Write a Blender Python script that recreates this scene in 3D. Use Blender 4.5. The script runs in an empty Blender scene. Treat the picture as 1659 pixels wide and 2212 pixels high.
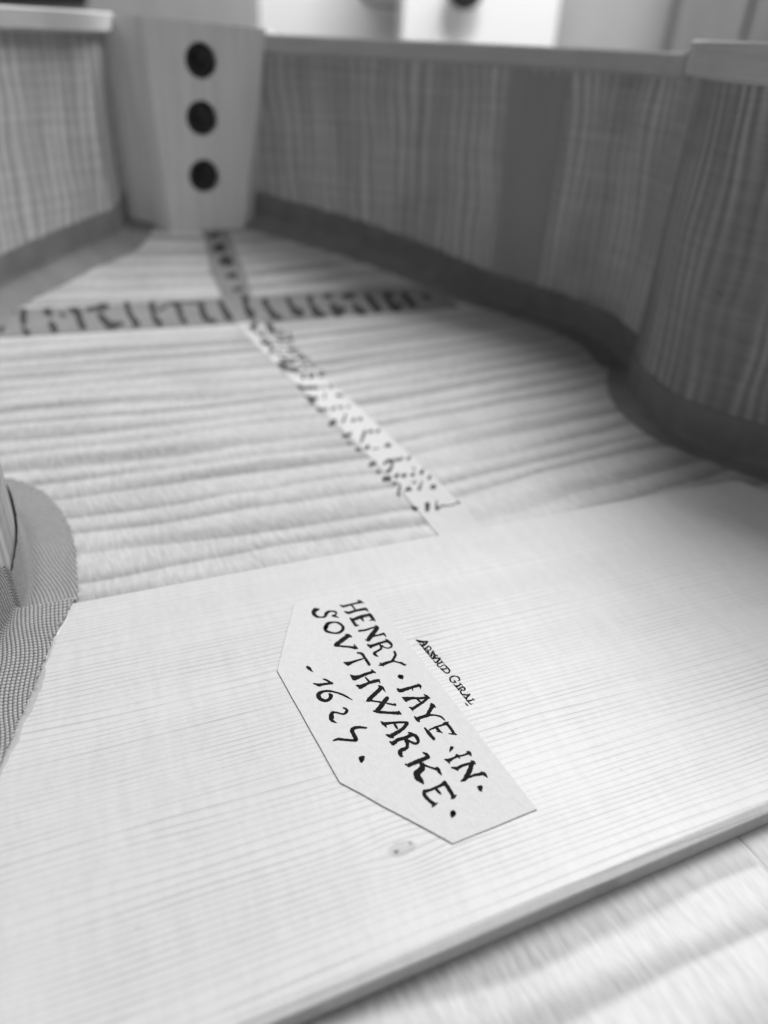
import bpy, bmesh, math, random
import numpy as np
from mathutils import Matrix, Vector

SC = bpy.context.scene
COL = SC.collection

# ------------------------------------------------------------------ camera
# all picture measurements are in a 1659 x 2212 pixel frame
PW, PH, FPX = 1659.0, 2212.0, 1605.0
T = 0.0046                                  # thickness of the spruce plate
PITCH, YAW, ROLL = math.radians(32.7), math.radians(27.5), math.radians(-3.0)
_cp, _sp, _cy, _sy = math.cos(PITCH), math.sin(PITCH), math.cos(YAW), math.sin(YAW)
FWD = np.array([_sy*_cp, _cy*_cp, -_sp])
_r0 = np.array([_cy, -_sy, 0.0]); _d0 = np.cross(FWD, _r0)
RGT = math.cos(ROLL)*_r0 + math.sin(ROLL)*_d0
DWN = -math.sin(ROLL)*_r0 + math.cos(ROLL)*_d0
CAM = np.array([-0.09569907, -0.13842559, 0.112 + T])
cam_d = bpy.data.cameras.new('camera'); cam = bpy.data.objects.new('camera', cam_d); COL.objects.link(cam)
m = Matrix.Identity(4)
for i in range(3):
    m[i][0], m[i][1], m[i][2], m[i][3] = RGT[i], -DWN[i], -FWD[i], CAM[i]
cam.matrix_world = m
cam_d.sensor_fit = 'VERTICAL'; cam_d.sensor_height = 36.0; cam_d.sensor_width = 27.0
cam_d.lens = 36.0*FPX/PH
cam_d.clip_start = 0.005; cam_d.clip_end = 20.0
cam_d.dof.use_dof = True; cam_d.dof.focus_distance = 0.147; cam_d.dof.aperture_fstop = 9.0
SC.camera = cam

# ------------------------------------------------------------------ light
world = bpy.data.worlds.new('World'); SC.world = world; world.use_nodes = True
bg = world.node_tree.nodes['Background']; bg.inputs[0].default_value = (1, 1, 1, 1); bg.inputs[1].default_value = 0.13
def area_light(name, loc, target, sx, sy, power):
    l = bpy.data.lights.new(name, 'AREA'); l.shape = 'RECTANGLE'; l.size = sx; l.size_y = sy; l.energy = power
    o = bpy.data.objects.new(name, l); COL.objects.link(o); o.location = loc
    o.rotation_euler = (Vector(target) - Vector(loc)).to_track_quat('-Z', 'Y').to_euler()
    return o
area_light('window_light', (0.82, 0.50, 1.23), (0, 0.05, 0), 1.05, 0.85, 37.5)
area_light('ceiling_lamp', (0.45, -0.35, 1.50), (0, 0.15, 0), 0.60, 0.60, 2.8)
area_light('background_fill', (0.45, 0.50, 1.10), (0.62, 1.7, 0.62), 0.30, 0.15, 16.0)  # added fill light without a real lamp, brightens the panels behind the body
SC.view_settings.view_transform = 'Standard'; SC.view_settings.look = 'None'
SC.view_settings.exposure = 0.0; SC.view_settings.gamma = 1.0
SC.render.engine = 'CYCLES'
SC.cycles.max_bounces = 8; SC.cycles.diffuse_bounces = 5

# ------------------------------------------------------------------ picture -> place
def ray(x, y):
    return (x - PW/2)/FPX*RGT + (y - PH/2)/FPX*DWN + FWD
def at(x, y, z=0.0):
    v = ray(x, y); return CAM + v*((z - CAM[2])/v[2])
def on_y(x, y, Y):
    v = ray(x, y); return CAM + v*((Y - CAM[1])/v[1])
YC, TB, EB = 0.190, math.tan(math.radians(17)), 0.010     # the back bends upwards here
def zb(y):
    t = y - YC
    return TB*(t + math.sqrt(t*t + EB*EB))/2 - TB*EB*EB/4/0.3
def back(x, y, lift=0.0):
    v = ray(x, y); lo, hi = 0.05, 1.5
    for _ in range(50):
        md = (lo + hi)/2; p = CAM + v*md
        if p[2] - zb(p[1]) - lift > 0: lo = md
        else: hi = md
    return CAM + v*lo

# ------------------------------------------------------------------ materials
class S:                                    # a socket with arithmetic
    def __init__(s, g, o): s.g, s.o = g, o
    def _m(s, op, a, b=None):
        n = s.g.nt.nodes.new('ShaderNodeMath'); n.operation = op
        for i, q in enumerate((a, b)):
            if q is None: continue
            if isinstance(q, S): s.g.nt.links.new(q.o, n.inputs[i])
            else: n.inputs[i].default_value = q
        return S(s.g, n.outputs[0])
    def __add__(s, b): return s._m('ADD', s, b)
    __radd__ = __add__
    def __sub__(s, b): return s._m('SUBTRACT', s, b)
    def __rsub__(s, b): return s._m('SUBTRACT', b, s)
    def __mul__(s, b): return s._m('MULTIPLY', s, b)
    __rmul__ = __mul__
    def __truediv__(s, b): return s._m('DIVIDE', s, b)
    def f(s, op, b=None): return s._m(op, s, b)
class G:
    def __init__(g, name, rough=0.6, spec=0.3):
        g.mat = bpy.data.materials.new(name); g.mat.use_nodes = True; g.nt = g.mat.node_tree
        g.p = g.nt.nodes['Principled BSDF']
        g.p.inputs['Roughness'].default_value = rough; g.p.inputs['Specular IOR Level'].default_value = spec
    def coord(g, kind='Object'):
        t = g.nt.nodes.new('ShaderNodeTexCoord'); x = g.nt.nodes.new('ShaderNodeSeparateXYZ')
        g.nt.links.new(t.outputs[kind], x.inputs[0]); return [S(g, o) for o in x.outputs]
    def attr(g, nm):
        t = g.nt.nodes.new('ShaderNodeAttribute'); t.attribute_name = nm; return S(g, t.outputs['Fac'])
    def vec(g, *q):
        n = g.nt.nodes.new('ShaderNodeCombineXYZ')
        for i, a in enumerate(q):
            if isinstance(a, S): g.nt.links.new(a.o, n.inputs[i])
            else: n.inputs[i].default_value = a
        return n.outputs[0]
    def noise(g, x, y, z=0.0, scale=1.0, detail=2.0, rough=0.5):
        n = g.nt.nodes.new('ShaderNodeTexNoise'); g.nt.links.new(g.vec(x, y, z), n.inputs['Vector'])
        n.inputs['Scale'].default_value = scale; n.inputs['Detail'].default_value = detail
        n.inputs['Roughness'].default_value = rough
        return S(g, n.outputs['Fac'])
    def ramp(g, v, a, b, c=0.0, d=1.0, smooth=True):
        n = g.nt.nodes.new('ShaderNodeMapRange'); n.interpolation_type = 'SMOOTHSTEP' if smooth else 'LINEAR'
        g.nt.links.new(v.o, n.inputs[0])
        for i, q in enumerate((a, b, c, d)): n.inputs[i+1].default_value = q
        return S(g, n.outputs[0])
    k = 0.72                                # overall reflectance of the woods, cloths and papers
    def grey(g, v):
        v = v*g.k
        n = g.nt.nodes.new('ShaderNodeCombineColor')
        for i in range(3): g.nt.links.new(v.o, n.inputs[i])
        g.nt.links.new(n.outputs[0], g.p.inputs['Base Color']); return g
    def flat(g, v):
        g.p.inputs['Base Color'].default_value = (v, v, v, 1); return g
    def bump(g, v, dist, strength=1.0):
        n = g.nt.nodes.new('ShaderNodeBump'); n.inputs['Distance'].default_value = dist; n.inputs['Strength'].default_value = strength
        g.nt.links.new(v.o, n.inputs['Height']); g.nt.links.new(n.outputs[0], g.p.inputs['Normal']); return g
    def rough(g, v): g.nt.links.new(v.o, g.p.inputs['Roughness']); return g

MAT = {}
# flamed maple of the back: bands across, mirrored at the joint, fibres lengthwise
g = G('maple_back', 0.44, 0.55); X, Y, Z = g.coord()
ax = X.f('ABSOLUTE')
sd = g.ramp(X, -0.001, 0.001)               # 0 left board, 1 right board
s = Y + ax*(sd*0.09 - 0.12) + (g.noise(X, Y, scale=12, detail=1) - 0.5)*0.0045 + sd*0.013
s = s + (g.noise(X*0.5, Y, 3.0, scale=70, detail=1) - 0.5)*0.003
wide = g.noise(s, ax*0.08, 7.0, scale=24, detail=1)
ph = s/0.0104 + (g.noise(s, ax*0.10, sd*5.0, scale=75, detail=1) - 0.5)*1.4
t = ph.f('FRACT')
stripe = g.ramp(t, 0.0, 0.16)*(1.0 - g.ramp(t, 0.16, 0.82))
stripe = stripe*g.ramp(g.noise(ph.f('FLOOR')*3.7, ax*9.0, sd*4.0, scale=1.0, detail=1), 0.25, 0.65, 0.25, 1.0)
bnd = 1.0 - stripe*0.90 - (wide - 0.5)*0.5
ends = g.noise(X, Y*0.6, 2.0, scale=34, detail=2)
fib = g.noise(X, Y*0.16, 1.0, scale=1300, detail=2)
fib2 = g.noise(X + (g.noise(X, Y, 4.0, scale=60) - 0.5)*0.004, Y*0.22, 9.0, scale=800, detail=2)
pore = g.ramp(g.noise(X, Y*0.04, 5.0, scale=900, detail=1), 0.70, 0.78)
col = 0.335 + bnd*g.ramp(ends, 0.30, 0.66, 0.29, 0.38) + (fib - 0.5)*0.10 + (fib2 - 0.5)*0.34 - pore*0.10
g.grey(col); g.bump(fib + fib2*0.8, 0.00012, 0.5); MAT['maple_back'] = g.mat
# flamed maple of the ribs, UV in metres: u along the rib, v upwards
def rib_mat(name, base, seed, amp, hl=0.32):
    g = G(name, 0.55, 0.25); U, V, _ = g.coord('UV')
    w = U + (g.noise(U, V, seed, scale=25, detail=1) - 0.5)*0.008 + V*0.05
    w = w + (g.noise(w, V*0.15, seed + 3, scale=60, detail=1) - 0.5)*0.009
    band = ((w*(2*math.pi/0.0052)).f('SINE')*0.5 + 0.5)*g.ramp(g.noise(w, V*0.2, seed + 7, scale=55, detail=1), 0.35, 0.62, 0.25, 1.0)
    band = band + g.noise(w, V*0.05, seed + 4, scale=420, detail=1)*0.5 - 0.2
    wide = g.noise(w, V*0.1, seed + 5, scale=26, detail=1)
    lines = g.noise(U*0.05, V, seed + 9, scale=330, detail=3, rough=0.75)
    fine = g.noise(U*0.06, V, seed + 11, scale=1500, detail=2)
    spk = g.ramp(g.noise(U*0.4, V, seed + 2, scale=300, detail=1), 0.74, 0.80)
    col = base + band*amp + (wide - 0.5)*0.16 + (lines - 0.5)*hl + (fine - 0.5)*0.10 - spk*0.06
    g.grey(col); g.bump(fine, 0.0001, 0.4); return g.mat
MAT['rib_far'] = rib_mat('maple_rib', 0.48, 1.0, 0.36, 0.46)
MAT['rib_waist_shaded'] = rib_mat('maple_rib_waist_shaded', 0.30, 21.0, 0.26, 0.20)  # darker copy of the rib maple: waist shade put into the colour
# spruce of the wide plate; local axes of the plate: u along the grain
PA = math.atan2(-0.0855, 1.0)
def plate_uv(p): return (p[0]*math.cos(PA) + p[1]*math.sin(PA), -p[0]*math.sin(PA) + p[1]*math.cos(PA))
KN = plate_uv(at(868, 1833, T))
g = G('spruce_plate', 0.42, 0.35); X, Y, Z = g.coord()
U = X*math.cos(PA) + Y*math.sin(PA); V = Y*math.cos(PA) - X*math.sin(PA)
du, dv = U - KN[0], V - KN[1]
kr = (du*du)/(0.0070**2) + (dv*dv)/(0.0036**2)
kg = (kr*-1.0).f('EXPONENT')
w = V - dv*kg*0.75 + (g.noise(U*0.25, V, 0.5, scale=55, detail=2) - 0.5)*0.0030
w = w + (g.noise(U*0.02, V, 8.0, scale=60, detail=2) - 0.5)*0.009
fr = (w/0.00128).f('FRACT')
line = g.ramp(fr, 0.55, 0.93)*(1.0 - g.ramp(fr, 0.95, 1.0))
lst = g.noise((w/0.00128).f('FLOOR')*7.31, U*3.0, 4.0, scale=1.0, detail=1)
lst2 = g.noise(U, V, 3.0, scale=45, detail=2)
ray_ = g.noise(U, V*0.45, 6.0, scale=700, detail=2, rough=0.6)
cross = g.noise(U, V*0.12, 2.0, scale=330, detail=2)
broad = g.noise(U*0.12, V, 12.0, scale=90, detail=2)
knd = g.ramp(kr*6.0 + (g.noise(U, V, 1.0, scale=500) - 0.5)*1.2, 1.0, 0.55)
k1 = g.ramp(((du + 0.0011)*(du + 0.0011) + (dv + 0.0002)*(dv + 0.0002)*1.5).f('SQRT') + (g.noise(U, V, 0.0, scale=2500) - 0.5)*0.0006, 0.00060, 0.00030)
k2 = g.ramp(((du - 0.0017)*(du - 0.0017) + (dv - 0.0004)*(dv - 0.0004)).f('SQRT') + (g.noise(U, V, 0.0, scale=2500) - 0.5)*0.0005, 0.00042, 0.00020)
spk = g.ramp(g.noise(U, V, 20.0, scale=420, detail=0), 0.885, 0.90)
fr2 = (w/0.00043).f('FRACT'); ln2 = g.ramp(fr2, 0.4, 0.9)*(1.0 - g.ramp(fr2, 0.92, 1.0))
col = 0.80 - ln2*g.ramp(g.noise(U*0.15, V, 9.0, scale=70), 0.35, 0.65, 0.0, 0.07) - line*g.ramp(lst, 0.28, 0.72, 0.07, 0.25)*g.ramp(lst2, 0.32, 0.68, 0.25, 1.0)*g.ramp(V + U*0.25 + (lst2 - 0.5)*0.03, -0.010, -0.050, 0.45, 1.0) + (ray_ - 0.5)*0.11 + (cross - 0.5)*0.10 + (broad - 0.5)*0.04
col = col*(1.0 - knd*0.20)*(1.0 - k1*0.62)*(1.0 - k2*0.45)*(1.0 - spk*0.10)
g.grey(col); g.bump(line*-0.5 + ray_*0.6 + cross*0.3, 0.00008, 0.6); MAT['spruce'] = g.mat
# spruce of block and linings
g = G('spruce_block', 0.6, 0.25); g.k = 1.0; X, Y, Z = g.coord()
ln = g.noise(X, Y*0.3, Z*0.04, scale=420, detail=2); bl = g.noise(X, Y, Z, scale=40, detail=2)
g.grey(0.76 + (ln - 0.5)*0.26 + (bl - 0.5)*0.08); MAT['block'] = g.mat
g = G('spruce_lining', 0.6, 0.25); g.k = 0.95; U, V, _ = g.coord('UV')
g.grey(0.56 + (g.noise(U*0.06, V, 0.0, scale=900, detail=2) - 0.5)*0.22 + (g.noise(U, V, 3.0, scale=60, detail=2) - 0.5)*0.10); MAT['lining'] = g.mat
# linen, coarse (far strips) and woven (geometry carries the weave)
g = G('linen_far', 0.85, 0.15); U, V, _ = g.coord('UV')
wv = (U*9000.0).f('SINE')*(V*9000.0).f('SINE')
g.grey(0.30 + wv*0.05 + (g.noise(U, V, 0.0, scale=120, detail=3) - 0.5)*0.16); MAT['linen_far'] = g.mat
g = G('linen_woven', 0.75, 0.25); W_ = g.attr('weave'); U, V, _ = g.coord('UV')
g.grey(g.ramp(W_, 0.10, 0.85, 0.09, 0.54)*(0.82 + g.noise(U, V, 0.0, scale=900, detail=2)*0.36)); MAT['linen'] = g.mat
g = G('thread', 0.7, 0.3).flat(0.68); MAT['thread'] = g.mat
g = G('dried_glue', 0.22, 0.5); X, Y, Z = g.coord()
g.grey(0.56 + (g.noise(X, Y, 0.0, scale=900, detail=3) - 0.5)*0.18); MAT['glue'] = g.mat
# paper
g = G('label_paper', 0.75, 0.2); X, Y, Z = g.coord()
pn = g.noise(X, Y, 0.0, scale=700, detail=3, rough=0.6); pf = g.noise(X, Y*0.5, 4.0, scale=1900, detail=2)
sp = g.ramp(g.noise(X, Y, 8.0, scale=520, detail=1), 0.735, 0.80)
g.grey(0.83 + (pn - 0.5)*0.12 + (pf - 0.5)*0.06 - sp*0.13); g.bump(pn + pf*0.6, 0.00012, 0.6); MAT['paper'] = g.mat
g = G('old_paper', 0.8, 0.15); X, Y, Z = g.coord()
g.grey(0.82 + (g.noise(X, Y, 0.0, scale=130, detail=3) - 0.5)*0.10); g.bump(g.noise(X, Y, 1.0, scale=260, detail=2), 0.0004, 0.4); MAT['old_paper'] = g.mat
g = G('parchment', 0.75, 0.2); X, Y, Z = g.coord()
g.grey(0.33 + (g.noise(X, Y, 0.0, scale=110, detail=3) - 0.5)*0.16); MAT['parchment'] = g.mat  # dark grey carries the shade of the bend, put into the colour
g = G('black_ink', 0.85, 0.05); X, Y, Z = g.coord()
g.grey(0.010 + g.noise(X, Y, 0.0, scale=900, detail=3)*0.016); MAT['ink'] = g.mat
g = G('stamp_ink', 0.85, 0.05); X, Y, Z = g.coord()
g.grey(0.012 + g.ramp(g.noise(X, Y, 0.0, scale=1300, detail=2), 0.55, 0.75)*0.12); MAT['stamp'] = g.mat
g = G('faded_ink', 0.85, 0.05); X, Y, Z = g.coord()
g.grey(0.03 + g.noise(X, Y, 0.0, scale=400, detail=2)*0.10); MAT['faded'] = g.mat
g = G('pale_ink', 0.85, 0.05); X, Y, Z = g.coord()
g.grey(0.16 + g.noise(X, Y, 0.0, scale=400, detail=2)*0.2); MAT['pale_ink'] = g.mat
g = G('hole_fill', 0.5, 0.4); X, Y, Z = g.coord(); q_ = g.noise(X, Y, Z, scale=240, detail=3)
g.grey(0.015 + q_*0.07); g.bump(q_, 0.002, 0.8); MAT['hole_dark'] = g.mat  # near-black colour of the fill added in the block holes
g = G('plain_strip', 0.7, 0.2); X, Y, Z = g.coord()
g.grey(0.50 + (g.noise(X, Y, Z*0.3, scale=90, detail=3) - 0.5)*0.12); MAT['strip'] = g.mat
def plain(name, v, rough=0.7, var=0.04, sc=(8, 8, 1.5)):
    g = G(name, rough, 0.25); g.k = 1.0; X, Y, Z = g.coord()
    g.grey(v + (g.noise(X*sc[0], Y*sc[1], Z*sc[2], scale=6, detail=3) - 0.5)*var*2); return g.mat

# ------------------------------------------------------------------ mesh helpers
def obj(name, verts, faces, mat, parent=None, uv=None, smooth=False, label=None, cat=None, kind=None, group=None):
    me = bpy.data.meshes.new(name)
    me.from_pydata([tuple(map(float, v)) for v in verts], [], faces)
    me.materials.append(MAT[mat] if isinstance(mat, str) else mat)
    if uv is not None:
        l = me.uv_layers.new(name='UVMap'); li = np.empty(len(me.loops), int); me.loops.foreach_get('vertex_index', li)
        l.data.foreach_set('uv', np.asarray(uv, float)[li].ravel())
    if smooth: me.polygons.foreach_set('use_smooth', [True]*len(me.polygons))
    me.update()
    o = bpy.data.objects.new(name, me); COL.objects.link(o)
    if parent is not None: o.parent = parent
    for k, v in (('label', label), ('category', cat), ('kind', kind), ('group', group)):
        if v: o[k] = v
    return o
def fix_normals(o):
    bm = bmesh.new(); bm.from_mesh(o.data); bmesh.ops.recalc_face_normals(bm, faces=bm.faces); bm.to_mesh(o.data); bm.free(); return o
def bevel(o, w, seg=2, ang=30):
    bm = bmesh.new(); bm.from_mesh(o.data); bmesh.ops.recalc_face_normals(bm, faces=bm.faces)
    es = [e for e in bm.edges if len(e.link_faces) == 2 and e.calc_face_angle(0) > math.radians(ang)]
    bmesh.ops.bevel(bm, geom=es, offset=w, segments=seg, affect='EDGES', profile=0.5, clamp_overlap=True)
    bm.to_mesh(o.data); bm.free(); return o
def spline(P, step=0.003):
    P = [np.asarray(p, float) for p in P]; Q = [2*P[0] - P[1]] + P + [2*P[-1] - P[-2]]; out = []
    for i in range(1, len(Q) - 2):
        n = max(2, int(np.linalg.norm(Q[i+1] - Q[i])/step))
        for k in range(n):
            t = k/n; a, b, c, d = Q[i-1], Q[i], Q[i+1], Q[i+2]
            out.append(0.5*(2*b + (c - a)*t + (2*a - 5*b + 4*c - d)*t*t + (3*b - a - 3*c + d)*t**3))
    out.append(P[-1]); return np.array(out)
def normals(L):                             # left-hand normals of a plan polyline
    d = np.gradient(L[:, :2], axis=0); d /= np.linalg.norm(d, axis=1)[:, None]
    return np.stack([-d[:, 1], d[:, 0]], 1)
def arc(L):
    return np.concatenate([[0], np.cumsum(np.linalg.norm(np.diff(L[:, :2], axis=0), axis=1))])
def sweep(name, L, prof, mat, parent, closed=True, smooth=False, **kw):
    """prof(i) -> list of (offset along normal, z) ; caps the ends"""
    N = normals(L); A = arc(L); V = []; UV = []; k = None
    for i in range(len(L)):
        pr = prof(i); k = len(pr); acc = 0; last = None
        for (o_, z) in pr:
            if last is not None: acc += math.hypot(o_ - last[0], z - last[1])
            last = (o_, z)
            V.append((L[i, 0] + N[i, 0]*o_, L[i, 1] + N[i, 1]*o_, z)); UV.append((A[i], z + o_*0.5))
    F = []
    for i in range(len(L) - 1):
        for j in range(k if closed else k - 1):
            a, b = i*k + j, i*k + (j + 1) % k
            F.append((a, b, b + k, a + k))
    if closed: F += [tuple(range(k))[::-1], tuple(range((len(L) - 1)*k, len(L)*k))]
    o = obj(name, V, F, mat, parent, UV, smooth, **kw)
    if closed: fix_normals(o)
    return o

# ------------------------------------------------------------------ setting
bench_mat = plain('bench_wood', 0.30, 0.6, 0.06, (1, 14, 14))
BZ = -0.0045
o = obj('workbench_top', [(-1.2, -0.9, BZ - .04), (2.2, -0.9, BZ - .04), (2.2, 2.2, BZ - .04), (-1.2, 2.2, BZ - .04), (-1.2, -0.9, BZ), (2.2, -0.9, BZ), (2.2, 2.2, BZ), (-1.2, 2.2, BZ)],
    [(0, 3, 2, 1), (4, 5, 6, 7), (0, 1, 5, 4), (1, 2, 6, 5), (2, 3, 7, 6), (3, 0, 4, 7)], bench_mat, kind='structure')
wall_mat = plain('wall_paint', 0.62, 0.8, 0.02)
obj('wall', [(-2.5, 2.3, -.8), (3.2, 2.3, -.8), (3.2, 2.36, -.8), (-2.5, 2.36, -.8), (-2.5, 2.3, 1.0), (3.2, 2.3, 1.0), (3.2, 2.36, 1.0), (-2.5, 2.36, 1.0)],
    [(0, 1, 2, 3), (7, 6, 5, 4), (4, 5, 1, 0), (5, 6, 2, 1), (6, 7, 3, 2), (7, 4, 0, 3)], wall_mat, kind='structure')

# ------------------------------------------------------------------ the instrument body
body = bpy.data.objects.new('viol_body', None); COL.objects.link(body); body.location = (0, 0, 0)
body.empty_display_size = 0.02
body['label'] = 'open flamed maple viol body with spruce plate, lettered paper label and drilled block'
body['category'] = 'viol body'

def plan(pts): return [back(*p) for p in pts]
# feet of the ribs (inner faces), traced on the back
R_UP = [(0.0330, 0.2910, 0), *plan([(545, 467), (673, 505), (830, 554), (1040, 641), (1210, 698), (1309, 745), (1342, 774)]), (0.1385, 0.0870, 0)]
L_UP = [(-0.0310, 0.2915, 0), *plan([(250, 515), (160, 553), (100, 583), (0, 633)]), (-0.1230, 0.2020, 0), (-0.1385, 0.1600, 0), (-0.1430, 0.1180, 0), (-0.1395, 0.0870, 0)]
R_C = [(0.1385, 0.0870), (0.1255, 0.0745), (0.1145, 0.0585), (0.1080, 0.0400), (0.1075, 0.0290), (0.1106, 0.0166), (0.1182, -0.0022), (0.1290, -0.0260), (0.1420, -0.0470), (0.1560, -0.0600)]
L_C = [(-0.1395, 0.0870), (-0.1265, 0.0790), (-0.1140, 0.0690), (-0.1082, 0.0537), (-0.1070, 0.0427), (-0.1069, 0.0333), (-0.1076, 0.0245), (-0.1098, 0.0120), (-0.1140, 0.0006), (-0.1215, -0.0180), (-0.1290, -0.0340), (-0.1420, -0.0520), (-0.1560, -0.0620)]
LOW = [(0.1560, -0.0600), (0.1740, -0.0950), (0.1850, -0.1500), (0.1870, -0.2100), (0.1760, -0.2800), (0.1400, -0.3400), (0.0800, -0.3720), (0.0, -0.3800)]
to2 = lambda P: [np.array([p[0], p[1], 0.0]) for p in P]
R_UP, L_UP, R_C, L_C = spline(to2(R_UP)), spline(to2(L_UP)), spline(to2(R_C)), spline(to2(L_C))
R_LO = spline(to2(LOW)); L_LO = spline([np.array([-p[0], p[1] - (0.002 if i == 0 else 0), 0]) for i, p in enumerate(LOW)])

# --- the two boards of the back, joined in the middle
def half(name, lines, sgn):
    pts = np.concatenate(lines)[:, :2]; pts = pts[np.argsort(-pts[:, 1])]
    ys = np.unique(np.concatenate([np.linspace(0.308, 0.17, 60), np.linspace(0.17, -0.383, 140)]))[::-1]
    nx = 14; V = []; F = []; n = len(ys)
    for y in ys:
        xo = np.interp(-y, -pts[:, 1], np.abs(pts[:, 0])) + 0.0045
        if y > pts[0, 1] - .004: xo = 0.060
        for k in range(nx + 1): V.append((sgn*(0.00006 + (xo - 0.00006)*k/nx), y, zb(y)))
    for y in ys:
        xo = np.interp(-y, -pts[:, 1], np.abs(pts[:, 0])) + 0.0045
        if y > pts[0, 1] - .004: xo = 0.060
        for k in range(nx + 1): V.append((sgn*(0.00006 + (xo - 0.00006)*k/nx), y, zb(y) - 0.0042))
    q = nx + 1; M = n*q
    for i in range(n - 1):
        for k in range(nx):
            a = i*q + k; F += [(a, a + 1, a + q + 1, a + q), (M + a, M + a + q, M + a + q + 1, M + a + 1)]
        for k in (0, nx): a = i*q + k; F.append((a, a + q, M + a + q, M + a))
    for k in range(nx):
        for i in (0, n - 1): a = i*q + k; F.append((a, a + 1, M + a + 1, M + a))
    return fix_normals(obj(name, V, F, 'maple_back', body))
half('back_board', [L_UP, L_C, L_LO], -1)
half('back_board', [R_UP, R_C, R_LO], 1)

# --- ribs: inner face on the traced line, 2 mm thick outwards (normal side chosen per line)
def rim(L, za, zb_): A = arc(L); A = A/A[-1]; return za + (zb_ - za)*A
def rib(L, out, za, zb_, mat, lbl=None):
    Z = rim(L, za, zb_)
    return sweep('rib', L, lambda i: [(0, zb(L[i, 1]) - 0.0002), (0, Z[i] - .0004), (out*0.0004, Z[i]), (out*0.0019, Z[i]), (out*0.0023, Z[i] - .0004), (out*0.0023, zb(L[i, 1]) - 0.0002)], mat, body, label=lbl)
EYE = CAM[2]
# walking away from the block: the right-hand line has its outside on the left hand, and the other way round
rib(R_UP, 1, EYE - 0.0026, EYE - 0.0008, 'rib_far'); rib(L_UP, -1, EYE + 0.0028, EYE + 0.0030, 'rib_far')
rib(R_C, 1, EYE + 0.0024, EYE + 0.0024, 'rib_waist_shaded'); rib(L_C, -1, EYE + 0.0026, EYE + 0.0026, 'rib_waist_shaded')
rib(R_LO[1:], 1, EYE + 0.001, EYE, 'rib_far'); rib(L_LO[1:], -1, EYE + 0.001, EYE, 'rib_far')
# --- linings along the top of the ribs
def lining(L, out, za, zb_, h=0.0076, th=0.0045, a=0, b=None):
    Z = rim(L, za, zb_)[a:b]; L = L[a:b]; i0 = -out*0.00003
    return sweep('lining', L, lambda i: [(i0, Z[i] - h - .0008), (-out*th*.75, Z[i] - h), (-out*th, Z[i] - h + .0006), (-out*th, Z[i] - .0006), (-out*(th - .0006), Z[i] + .0002), (i0, Z[i] + .0002)], 'lining', body)
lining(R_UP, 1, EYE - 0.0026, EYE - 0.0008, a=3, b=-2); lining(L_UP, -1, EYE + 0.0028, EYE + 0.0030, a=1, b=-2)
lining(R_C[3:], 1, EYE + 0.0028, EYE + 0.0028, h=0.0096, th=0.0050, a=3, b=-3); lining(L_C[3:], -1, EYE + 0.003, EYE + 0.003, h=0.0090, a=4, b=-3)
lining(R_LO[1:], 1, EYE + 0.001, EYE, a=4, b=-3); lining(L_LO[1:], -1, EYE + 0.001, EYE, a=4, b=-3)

# --- the block at the neck end with three drilled holes
YB = 0.2720
def bt(px, py, Y=YB): return on_y(px, py, Y)
fl_b, fr_b = bt(370, 498), bt(525, 490)
fl_t, fr_t = bt(306, 36), bt(575, 63)
fl_b[2] = fr_b[2] = zb(YB) - 0.0003
sl_t, sl_b = on_y(249, 34, 0.2835), on_y(322, 470, 0.2835); sl_b[2] = zb(0.2835) - .0003
sr_t, sr_b = fr_t + np.array([.0015, .014, 0]), fr_b + np.array([.0125, .014, 0]); sr_b[2] = zb(sr_b[1]) - .0003
bl_t, bl_b = sl_t + np.array([0.0, .022, 0]), sl_b + np.array([0.0, .022, 0]); br_t, br_b = sr_t + np.array([0, .020, 0]), sr_b + np.array([0, .020, 0])
bl_t[0] = bl_b[0] = -0.056; br_t[0] = br_b[0] = 0.056
bl_t[1] = br_t[1] = bl_b[1] = br_b[1] = 0.306; bl_b[2] = br_b[2] = zb(.306) - .0003
holes = [(bt(435, 131), 66, 74), (bt(437, 256), 65, 72), (bt(442, 381), 63, 68)]
ring = [fl_t, fr_t, sr_t, br_t, bl_t, sl_t]; ringb = [fl_b, fr_b, sr_b, br_b, bl_b, sl_b]
bm = bmesh.new()
tv = [bm.verts.new(p) for p in ring]; bv = [bm.verts.new(p) for p in ringb]
bm.faces.new(tv); bm.faces.new(bv[::-1])
for i in range(1, 6): j = (i + 1) % 6; bm.faces.new([tv[i], tv[j], bv[j], bv[i]])
edges = [e for e in (bm.edges.get((a, b)) or bm.edges.new((a, b)) for a, b in ((tv[0], tv[1]), (tv[1], bv[1]), (bv[1], bv[0]), (bv[0], tv[0])))]
HR = []
for c, wd, ht in holes:
    dep = float(np.dot(c - CAM, FWD)); r = wd/2/FPX*dep*1.06; HR.append((c, r))
    lp = [bm.verts.new((c[0] + r*math.cos(a), YB, c[2] + r*math.sin(a))) for a in np.linspace(0, 2*math.pi, 40, endpoint=False)]
    lq = [bm.verts.new((v.co.x, YB + .018, v.co.z)) for v in lp]
    for i in range(40):
        j = (i + 1) % 40; edges.append(bm.edges.new((lp[i], lp[j]))); bm.faces.new([lp[i], lq[i], lq[j], lp[j]])
    bm.faces.new(lq[::-1])
bmesh.ops.triangle_fill(bm, use_beauty=True, use_dissolve=False, edges=edges)
bmesh.ops.recalc_face_normals(bm, faces=bm.faces)
me = bpy.data.meshes.new('neck_block'); bm.to_mesh(me); bm.free(); me.materials.append(MAT['block'])
block = bpy.data.objects.new('neck_block', me); COL.objects.link(block); block.parent = body
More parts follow.
